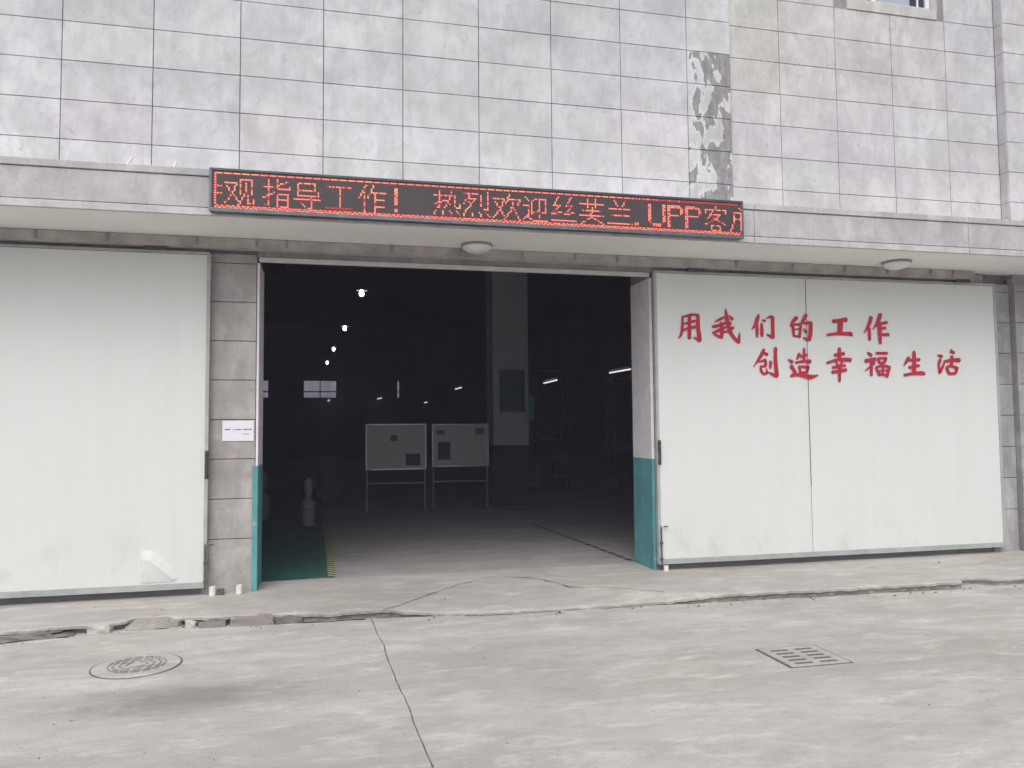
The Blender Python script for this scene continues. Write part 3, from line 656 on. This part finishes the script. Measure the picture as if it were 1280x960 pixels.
def brush(mb, pts, y):
    P = []
    K = len(pts)
    for i in range(K-1):
        p0, p1, p2, p3 = pts[max(i-1,0)], pts[i], pts[i+1], pts[min(i+2, K-1)]
        a1 = Vector((p1[0]-p0[0], p1[1]-p0[1])); a2 = Vector((p2[0]-p1[0], p2[1]-p1[1])); a3 = Vector((p3[0]-p2[0], p3[1]-p2[1]))
        sharp1 = a1.length > 0 and a1.angle(a2, 0) > 0.9; sharp2 = a3.length > 0 and a2.angle(a3, 0) > 0.9
        for k in range(7):
            t = k/6
            if k == 6 and i < K-2: continue
            if sharp1 or sharp2: q = [p1[j]+(p2[j]-p1[j])*t for j in range(3)]
            else: q = [0.5*(2*p1[j] + (p2[j]-p0[j])*t + (2*p0[j]-5*p1[j]+4*p2[j]-p3[j])*t*t + (3*p1[j]-p0[j]-3*p2[j]+p3[j])*t**3) for j in range(3)]
            P.append(q)
    L = []; Rr = []
    for i, (x, yy, wd) in enumerate(P):
        q = P[min(i+1, len(P)-1)]; r = P[max(i-1, 0)]
        d = Vector((q[0]-r[0], q[1]-r[1])).normalized(); nn = Vector((-d.y, d.x))*max(wd*1.32, 8)*0.5*(1 + 0.10*noise.noise((x*.02, yy*.02, 1)))
        L.append((x+nn.x, yy+nn.y)); Rr.append((x-nn.x, yy-nn.y))
    def cap(p, wd, d):
        a0 = math.atan2(d.y, d.x); return [(p[0]+math.cos(a0+s)*wd*.5*0.8, p[1]+math.sin(a0+s)*wd*.5*0.8) for s in (-0.9, 0, 0.9)]
    d1 = Vector((P[-1][0]-P[-2][0], P[-1][1]-P[-2][1])).normalized(); d0 = Vector((P[0][0]-P[1][0], P[0][1]-P[1][1])).normalized()
    n = len(P); vs_ = L + Rr; fs = [(i, i+1, n+i+1, n+i) for i in range(n-1)]
    c1 = cap(P[-1], P[-1][2], d1); o = len(vs_); vs_ += c1; fs.append((n-1, o+2, o+1, o, 2*n-1))
    c0 = cap(P[0], P[0][2], d0); o = len(vs_); vs_ += c0; fs.append((n, o+2, o+1, o, 0))
    return vs_, fs
for (ox, oy), chars in LET:
    for ch_ in chars:
        mb = MB()
        for si, pts in enumerate(ch_):
            vs_, fs = brush(mb, pts, 0)
            Y = YL - 0.0004*si
            mb.add([at_y(ox + x*SC, oy + y*SC, Y) for x, y in vs_], fs)
        mb.build('painted_character', 'red_paint', drr)

# ------------------------------------------------------------------ LED sign
SX0, SX1, SZ0, SZ1, SYF = -0.966, 4.264, 3.567, 3.957, -1.10
sg = empty('led_sign', ((SX0+SX1)/2, -1.06, SZ0), 'long black LED sign with red scrolling characters on the canopy front', 'sign')
MB().box(SX0, SX1, SYF+0.012, YC-0.019, SZ0, SZ1, ch=0.006).build('case', 'sign_case', sg)
H = SZ1 - SZ0
face = MB().box(SX0+0.02, SX1-0.02, SYF+0.004, SYF+0.013, SZ0+0.035, SZ1-0.022).build('display', 'sign_face', sg)
MB().box(SX0-0.003, SX1+0.003, SYF-0.004, SYF+0.03, SZ0-0.003, SZ0+0.034, ch=0.004).build('frame_rail', 'sign_alu', sg)
MB().box(SX0-0.003, SX1+0.003, SYF-0.004, SYF+0.03, SZ1-0.021, SZ1+0.003, ch=0.004).build('frame_rail', 'sign_case', sg)
for a, b_ in ((SX0-0.004, SX0+0.019), (SX1-0.019, SX1+0.004)):
    MB().box(a, b_, SYF-0.0055, SYF+0.03, SZ0+0.0345, SZ1-0.0215, ch=0.004).build('frame_rail', 'sign_alu', sg)
GL = {
 'can': [[(0,5),(2,5)],[(0,9),(2,9)]],
 'guan': [[(0,3),(6,3)],[(6,3),(4,9),(0,14)],[(1,5),(7,13)],[(8,1),(8,9)],[(8,1),(14,1)],[(14,1),(14,9)],[(11,3),(11,8),(7,15)],[(12,9),(12,14),(15,14),(15,12)]],
 'zhi': [[(0,4),(6,4)],[(3,0),(3,14),(1,14)],[(0,10),(6,7)],[(8,0),(8,5),(15,5),(15,4)],[(14,1),(8,3)],[(8,8),(14,8),(14,15),(8,15),(8,8)],[(8,11),(14,11)]],
 'dao': [[(2,1),(12,1),(12,5)],[(2,1),(2,8),(14,8),(14,6)],[(2,5),(12,5)],[(0,10),(15,10)],[(10,8),(10,15),(8,15)],[(4,12),(6,14)]],
 'gong': [[(1,2),(14,2)],[(8,2),(8,13)],[(0,14),(15,14)]],
 'zuo': [[(4,0),(0,7)],[(3,4),(3,15)],[(8,0),(5,7)],[(7,4),(15,4)],[(9,4),(9,15)],[(9,8),(14,8)],[(9,12),(14,12)]],
 'ex': [[(0,1),(0,10)],[(1,1),(1,10)],[(0,13),(1,13)],[(0,14),(1,14)]],
 're': [[(0,3),(6,3)],[(3,0),(3,10),(2,10)],[(0,8),(6,6)],[(7,3),(12,3),(12,8),(13,10),(15,10),(15,8)],[(10,0),(9,5),(6,10)],[(7,6),(9,8)],[(1,12),(0,14)],[(5,12),(5,14)],[(9,12),(10,14)],[(13,12),(15,14)]],
 'lie': [[(0,1),(8,1)],[(4,1),(0,7)],[(3,4),(7,4),(1,11)],[(3,6),(4,8)],[(10,2),(10,8)],[(14,0),(14,10),(12,10)],[(1,12),(0,14)],[(5,12),(5,14)],[(9,12),(10,14)],[(13,12),(15,14)]],
 'huan': [[(0,3),(6,3),(4,9),(0,14)],[(1,5),(6,13)],[(9,0),(7,6)],[(9,3),(15,3),(14,6)],[(11,5),(10,10),(6,15)],[(11,8),(15,15)]],
 'ying': [[(1,1),(3,3)],[(0,6),(3,6),(3,12),(0,14)],[(2,12),(6,15),(15,15)],[(8,2),(5,3),(5,11),(9,9)],[(10,2),(14,2),(14,10),(12,10)],[(10,2),(10,13)]],
 'si': [[(4,0),(1,5),(5,5),(0,10),(6,9)],[(12,0),(9,5),(13,5),(8,10),(14,9)],[(0,14),(15,14)]],
 'fu': [[(0,3),(15,3)],[(5,0),(5,5)],[(10,0),(10,5)],[(2,7),(13,7)],[(0,10),(15,10)],[(8,5),(7,11),(1,15)],[(8,11),(15,15)]],
 'lan': [[(4,0),(6,3)],[(11,0),(9,3)],[(1,5),(14,5)],[(2,9),(13,9)],[(0,14),(15,14)]],
 'dot': [[(0,13),(1,13)],[(0,14),(1,14)]],
 'U': [[(0,1),(0,11),(3,14),(7,14),(10,11),(10,1)],[(1,1),(1,11)],[(9,11),(9,1)],[(3,13),(7,13)]],
 'P': [[(0,14),(0,1),(7,1),(9,3),(9,5),(7,7),(0,7)],[(1,14),(1,1)],[(1,2),(7,2)],[(8,3),(8,5)]],
 'ke': [[(8,0),(8,1)],[(1,4),(1,2),(15,2),(15,4)],[(6,3),(2,8)],[(5,5),(11,5),(6,9),(1,11)],[(6,7),(15,11)],[(5,12),(11,12),(11,15),(5,15),(5,12)]],
 'hu': [[(5,0),(6,1)],[(2,3),(2,9),(0,15)],[(2,3),(6,3)],[(2,7),(6,7)],[(6,3),(6,14)]]}
# character, photo x of left and right edges, number of columns
LINE = [('can',268,276,3),('guan',281,317,16),('zhi',329,362,16),('dao',368,400,16),('gong',408,440,16),('zuo',449,482,16),('ex',494,496.2,2),('re',543,575,16),('lie',580,612,16),('huan',617,650,16),('ying',655,684,16),('si',690,720,16),('fu',725,754,16),('lan',760,790,16),('dot',794,797,2),('U',811,831,11),('P',835,853,10),('P',857,876,10),('ke',880,907,16),('hu',913,926,7)]
def raster(strokes):
    S = []
    seen = set()
    for st in strokes:
        for (xa, ya), (xb, yb) in zip(st, st[1:]):
            k = max(abs(xb-xa), abs(yb-ya), 1)
            for i in range(k+1):
                c = (int(round(xa+(xb-xa)*i/k)), int(round(ya+(yb-ya)*i/k)))
                if c not in seen: seen.add(c); S.append(c)
    return S
YF = SYF + 0.003
def disc(mb, x, z, r, mi, y):
    vs_ = [(x + r*math.cos(a), y, z + r*math.sin(a)) for a in [math.pi/3*i for i in range(6)]] + [(x, y-0.003, z)]
    mb.add(vs_, [(i, (i+1) % 6, 6) for i in range(6)], mi)
CT, CB = SZ1 - 0.195*H, SZ1 - 0.825*H
LM = ['led_red', 'led_pink', 'led_orange', 'led_yellow']
for name, pa, pb, nc in LINE:
    xa, xb = at_y(pa, 255, SYF).x, at_y(pb, 260, SYF).x
    cw = (xb-xa)/max(1, nc-1); chh = (CT-CB)/15; mb = MB()
    for (cx, cy) in raster(GL[name]):
        x = xa + cx*cw; z = CT - cy*chh
        # glow plate of the diode tile and the diode itself
        mb.add([(x-cw*.52, YF, z-chh*.52), (x+cw*.52, YF, z-chh*.52), (x+cw*.52, YF, z+chh*.52), (x-cw*.52, YF, z+chh*.52)], [(0,1,2,3)], 0)
        v = noise.noise((x*3.0, z*5, 4)); q = random.random()
        if name == 'gong' and cy == 14: continue
        if q < 0.18: continue
        mi = 1 if v < 0.0 else 2 if v < 0.32 else 3
        if q > 0.86: mi = 1
        disc(mb, x, z, min(cw, chh)*(0.42 if (cx+cy) % 2 else 0.52), mi, YF-0.001)
    tag(mb.build('lit_character', LM, face), kind='stuff')
# chasing border: dashes on top, dense zigzag row below, dots at the left end
mb = MB(); zt = SZ1 - 0.105*H; x = SX0+0.05
i = 0
while x < SX1-0.05:
    mb.add([(x-0.008, YF, zt-0.009), (x+0.0075, YF, zt-0.009), (x+0.0075, YF, zt+0.009), (x-0.008, YF, zt+0.009)], [(0,1,2,3)], 0)
    fade = x > 3.0 and random.random() < (x-2.8)/1.0
    if i % 5 != 4 and not fade: disc(mb, x, zt, 0.0068, 3 if noise.noise((x*2, 0, 0)) > 0.1 else 1, YF-0.001)
    x += 0.0155; i += 1
tag(mb.build('border_dashes', LM, face), kind='stuff')
mb = MB(); zb_ = SZ1 - 0.885*H; x = SX0+0.05; i = 0
while x < SX1-0.03:
    mb.add([(x-0.007, YF, zb_-0.018), (x+0.0065, YF, zb_-0.018), (x+0.0065, YF, zb_+0.018), (x-0.007, YF, zb_+0.018)], [(0,1,2,3)], 0)
    k = (i*7) % 5
    disc(mb, x, zb_ + 0.011*math.sin(i*1.9), 0.0068, 2 if noise.noise((x*1.5, 3, 0)) > -0.05 else 1, YF-0.001)
    if random.random() < 0.5: disc(mb, x, zb_ - 0.011*math.sin(i*1.9+0.5), 0.0045, 1, YF-0.0012)
    x += 0.0135; i += 1
tag(mb.build('border_zigzag', LM, face), kind='stuff')
mb = MB(); z = zb_ + 0.03
while z < zt - 0.01:
    mb.add([(SX0+0.036, YF, z-0.012), (SX0+0.058, YF, z-0.012), (SX0+0.058, YF, z+0.0115), (SX0+0.036, YF, z+0.0115)], [(0,1,2,3)], 0)
    disc(mb, SX0+0.047, z, 0.008, 1, YF-0.001); z += 0.0235
tag(mb.build('border_dots', LM, face), kind='stuff')

# ------------------------------------------------------------------ small things outside
for c, lab in ((at_z(595, 308, 3.55), 'round white ceiling lamp on the canopy underside above the open doorway'), (at_z(1116, 329, 3.55), 'round ceiling lamp on the canopy underside above the lettered door')):
    c = Vector((c.x, c.y - 0.06, 3.5545))
    t = empty('ceiling_lamp', c, lab, 'lamp', 'canopy lamps')
    MB().lathe(c, [(0.165, 0), (0.168, -0.02), (0.160, -0.024), (0.02, -0.025)], 36).build('base_ring', 'lamp_rim', t)
    prof = [(0.155*math.cos(a), -0.022 - 0.07*math.sin(a)) for a in [math.pi/2*i/8 for i in range(8)]] + [(0.004, -0.092)]
    MB().lathe(c, prof, 36).build('diffuser', 'lamp_opal', t, True)
a, b_ = at_y(278, 526, -0.008), at_y(317, 551, -0.008)
np_ = empty('paper_notice', (a.x, -0.006, b_.z), 'white paper notice taped to the stone pier beside doorway', 'notice')
MB().box(a.x, b_.x, -0.0085, -0.0045, b_.z, a.z).build('sheet', 'paper', np_)
random.seed(5)
ln = MB(); x = a.x + 0.025
while x < b_.x - 0.03:
    wd = random.uniform(0.008, 0.02)
    if random.random() < 0.85: ln.box(x, x+wd, -0.0095, -0.0086, a.z-0.095, a.z-0.095+random.uniform(0.009, 0.014))
    x += wd + 0.005
x = b_.x - 0.11
while x < b_.x - 0.04: ln.box(x, x+0.008, -0.0095, -0.0086, a.z-0.138, a.z-0.131); x += 0.012
ln.build('printed_text', 'ink', np_)
for px, py, r, h, lab in ((267, 742, 0.032, 0.085, 'short white pipe stub standing by corner of the plain left door'), (302, 737, 0.030, 0.088, 'white pipe stub alone at the foot of stone pier'), (824, 710, 0.028, 0.06, 'white pipe stub under the bolt of lettered door')):
    p = at_z(px, py, 0.0)
    p.y = min(p.y, -0.10)
    MBp = MB().lathe((p.x, p.y, 0.0), [(r, 0), (r, h), (r*0.78, h), (r*0.78, h-0.03), (0.002, h-0.03)], 16)
    o = MBp.build('pipe_stub', 'pvc'); tag(o, lab, 'pipe', 'white pipe stubs along the threshold')
p = at_z(275, 741, 0); o = rough_block(p.x-0.02, p.x+0.05, -0.11, -0.05, 0.0, 0.05, 21, 0.006, (3, 3, 2)).build('door_stop', 'rust_steel'); tag(o, 'small dark door stop on the ground between pipe stub and pier', 'door stop')

# ------------------------------------------------------------------ inside the hall
def whiteboard(pl, pr, yb, label, sheets, legs=True):
    a, c = at_y(*pl, yb), at_y(*pr, yb)
    x0, x1, z1, z0 = a.x, c.x, a.z, c.z
    t = empty('whiteboard', ((x0+x1)/2, yb, 0), label, 'whiteboard', 'whiteboards standing in the hall')
    MB().box(x0+0.02, x1-0.02, yb, yb+0.02, z0+0.02, z1-0.02).build('board', 'board_white', t)
    fr = MB()
    for (q0, q1, s0, s1) in ((x0, x1, z1-0.0245, z1), (x0, x1, z0, z0+0.0245), (x0, x0+0.024, z0+0.025, z1-0.025), (x1-0.024, x1, z0+0.025, z1-0.025)): fr.box(q0, q1, yb-0.012, yb+0.03, s0, s1, ch=0.004)
    fr.build('frame', 'alu', t)
    for (u0, u1, v0, v1, mt_) in sheets:
        MB().box(x0+(x1-x0)*u0, x0+(x1-x0)*u1, yb-0.004, yb-0.001, z0+(z1-z0)*v0, z0+(z1-z0)*v1).build('posted_sheet', mt_, t)
    for x in (x0+0.03, x1-0.03):
        MB().box(x-0.015, x+0.015, yb+0.031, yb+0.061, 0.0, z1-0.05).box(x-0.0155, x+0.0155, yb-0.25, yb+0.30, 0.0, 0.03).build('leg', 'rack_steel', t)
    MB().box(x0+0.046, x1-0.046, yb+0.035, yb+0.056, 0.55, 0.58).build('crossbar', 'rack_steel', t)
    MB().box(x0+0.1, x1-0.1, yb-0.07, yb-0.0125, z0-0.004, z0+0.02).build('tray', 'alu', t)
whiteboard((457, 530), (533, 586), 7.0, 'whiteboard with one dark posted sheet low at right, nearer left in the hall', [(0.66,0.90,0.08,0.34,'sheet_dark'),(0.40,0.52,0.62,0.75,'sheet_olive')])
whiteboard((540, 530), (611, 582), 7.15, 'whiteboard with a tall dark sheet at its left, beside the hall column', [(0.10,0.32,0.16,0.58,'sheet_dark'),(0.08,0.22,0.74,0.86,'sheet_olive'),(0.76,0.92,0.75,0.90,'sheet_olive')])
nb = empty('notice_board', (3.83, 7.68, 1.95), 'green notice board hung on the hall column', 'notice board')
MB().box(3.55, 4.10, 7.67, 7.698, 1.95, 2.84).build('panel', 'board_green', nb)
MB().box(3.53, 4.12, 7.66, 7.6695, 2.84, 2.865).box(3.53, 4.12, 7.66, 7.6695, 1.925, 1.95).build('frame', 'alu', nb)
MB().box(3.62, 4.03, 7.664, 7.6695, 1.40+0.56, 1.40+0.60).build('name_strip', 'sheet_olive', nb)
cb = empty('switch_box', (4.28, 7.75, 1.6), 'small teal switch box at the right side of hall column', 'box')
MB().box(4.196, 4.33, 7.75, 7.95, 1.75, 2.35, ch=0.01).build('cabinet', 'board_green', cb); MB().box(4.21, 4.32, 7.742, 7.749, 1.80, 2.30).build('cover', 'teal_paint', cb)
hs_ = empty('hanging_sign', at_y(366, 405, 12.0), 'small dim teal sign hanging in the hall, left of the lamps', 'sign')
a, b_ = at_y(352, 405, 12.0), at_y(381, 412, 12.0)
MB().box(a.x, b_.x, 12.0, 12.04, b_.z, a.z, ch=0.005).build('plate', 'board_green', hs_)
for x in (a.x+0.08, b_.x-0.08): MB().tube((x, 12.02, a.z), (x, 12.02, IZ-0.001), 0.006, 5).build('hanger', 'rack_steel', hs_)
for yb_ in (8.0, 16.0, 24.0, 32.0):
    MB().box(IX0+0.001, IX1-0.001, yb_-0.12, yb_+0.12, 6.9, 6.93).box(IX0+0.001, IX1-0.001, yb_-0.01, yb_+0.01, 6.93, 7.4).box(IX0+0.001, IX1-0.001, yb_-0.12, yb_+0.12, 7.4, 7.43).build('roof_beam', 'in_ceiling', bld)
# canisters, drum
def canister(px, py, h, r, lab):
    p = at_z(px, py, 0.004); t = empty('canister', p, lab, 'canister', 'canisters inside the left of the doorway')
    MB().lathe(p, [(r*.95, 0), (r, 0.02), (r, h*.45), (r*.96, h*.5), (r*.5, h*.56), (r*.4, h*.58)], 20).build('body', 'canister_grey', t, True)
    MB().lathe(p, [(r*.42, h*.58), (r*.42, h*.66), (r*.6, h*.70), (r*.6, h*.93), (r*.3, h)], 16).build('valve_guard', 'canister_grey', t, True)
    MB().lathe(p, [(r*1.03, h*.32), (r*1.03, h*.36)], 20).build('hoop', 'rack_steel', t)
canister(385, 657, 0.80, 0.115, 'grey metal canister on the green floor inside the doorway'); canister(329, 650, 0.85, 0.11, 'dim canister at the left edge of the doorway')
p = at_z(412, 622, 0.004); t = empty('steel_drum', p, 'dull reddish steel drum in the shade left of whiteboards', 'drum')
MB().lathe(p, [(0.29,0),(0.30,0.02),(0.29,0.04),(0.285,0.33),(0.30,0.35),(0.285,0.37),(0.285,0.66),(0.30,0.68),(0.285,0.70),(0.285,0.97),(0.30,0.99),(0.29,1.0)], 28).build('body', 'drum_rust', t, True)
MB().lathe(p, [(0.275,0.985),(0.275,0.992)], 28).build('lid', 'rack_steel', t)
# high-bay lamps in a row
for i, (px, py) in enumerate(((452,366),(431,410),(417,436),(409,453))):
    p = at_z(px, py, 5.1)
    t = empty('pendant_lamp', p, ('nearest', 'second nearest', 'third nearest', 'farthest')[i] + ' lit pendant lamp in the row along the hall ceiling', 'lamp', 'row of pendant lamps')
    MB().tube(p+Vector((0,0,0.17)), (p.x, p.y, IZ-0.002), 0.012, 6).build('rod', 'rack_steel', t)
    MB().lathe(p, [(0.05,0.17),(0.06,0.12),(0.15,0.06),(0.14,0.055),(0.05,0.10)], 20).build('shade', 'rack_steel', t)
    MB().lathe(p, [(0.03,0.07),(0.05,0.03),(0.06,-0.02),(0.055,-0.06),(0.03,-0.09),(0.004,-0.095)], 14).build('bulb', 'lamp_on', t, True)
# fluorescent tubes hung along the hall
for (q0, q1, z, lab) in (((680,479),(696,475),3.0,'lit fluorescent tube just right of the hall column'), ((762,466),(788,461.5),3.2,'lit fluorescent tube nearest the right jamb'),
        ((569,486.5),(577,484.5),3.4,'dim fluorescent tube above the second whiteboard'), ((406,503),(412,500),3.2,'dim tube below the middle back window'), ((471,499),(477,497.5),3.3,'dim tube above the first whiteboard, left one'), ((530.5,503.5),(534,502.8),3.0,'faint tube above the gap between whiteboards')):
    a, b_ = at_z(*q0, z), at_z(*q1, z)
    if b_.y < a.y: a, b_ = b_, a
    L = (b_-a); 
    if L.length > 3: b_ = a + L*(2.4/L.length)
    t = empty('tube_light', (a+b_)/2, lab, 'lamp', 'fluorescent tubes in the hall')
    MB().tube(a, b_, 0.022, 8).build('tube', 'tube_on', t)
    up = Vector((0,0,0.06)); d = (b_-a).normalized(); s = Vector((-d.y, d.x, 0))*0.06
    MB().add([a+up-s, b_+up-s, b_+up+s, a+up+s, a+up*1.6, b_+up*1.6], [(0,1,2,3),(0,4,5,1),(3,2,5,4),(0,3,4),(1,5,2)]).build('reflector', 'rack_steel', t)
    for k in (0.15, 0.85):
        c = a + (b_-a)*k; MB().tube(c+up*1.2, (c.x, c.y, IZ-0.001), 0.008, 5).build('hanger', 'rack_steel', t)
# storage racks on the right
def rack(x0, y0, wx, dy, h, nsh, lab, seed):
    t = empty('storage_rack', (x0, y0, 0), lab, 'rack', 'storage racks on the right of the hall'); rnd = random.Random(seed)
    for x in (x0, x0+wx-0.06):
        for y in (y0, y0+dy-0.06): MB().box(x, x+0.06, y, y+0.06, 0.0, h).build('post', 'rack_steel', t)
    for k in range(nsh):
        z = 0.25 + k*(h-0.35)/max(1, nsh-1)
        MB().box(x0+0.001, x0+wx-0.001, y0-0.005, y0+dy+0.005, z, z+0.05).build('shelf', 'rack_steel', t)
    return t
rack(5.55, 12.2, 0.95, 0.6, 3.3, 4, 'tall steel storage rack just right of the hall column', 1); rack(7.35, 11.0, 1.3, 0.6, 2.9, 4, 'steel storage rack half hidden behind the right jamb', 2)
random.seed(9)
for i, (x, y, z, s, lab) in enumerate(((5.65,12.28,1.37,0.42,'dark crate on the second rack shelf beside hall column'),(6.05,12.25,0.31,0.5,'dark crate on the lowest shelf of column-side rack'),(7.5,11.05,1.19,0.45,'dark crate on the rack behind the right jamb'))):
    t = empty('storage_crate', (x, y, z), lab, 'crate', 'crates on the racks')
    MB().box(x, x+s*0.8, y, y+s, z, z+s*.7, ch=0.01).build('body', 'crate_grey', t); MB().box(x-0.01, x+s*.8+0.01, y-0.01, y+s+0.01, z+s*.7+0.001, z+s*.7+0.03).build('rim', 'rack_steel', t)

# ------------------------------------------------------------------ thin volume added as a veil to lift the interior blacks
hm = bpy.data.materials.new('haze'); hm.use_nodes = True; n = hm.node_tree; n.nodes.clear()
pv = n.nodes.new('ShaderNodeVolumePrincipled'); pv.inputs['Color'].default_value = (0.78, 0.76, 1.0, 1); pv.inputs['Density'].default_value = 0.0043
mo = n.nodes.new('ShaderNodeOutputMaterial'); n.links.new(pv.outputs[0], mo.inputs['Volume']); M['haze'] = hm
hz = MB().box(-155, 155, -155, 155, -1.2, 9.6).build('haze', 'haze'); tag(hz, 'thin pale haze filling the air', None, kind='stuff')
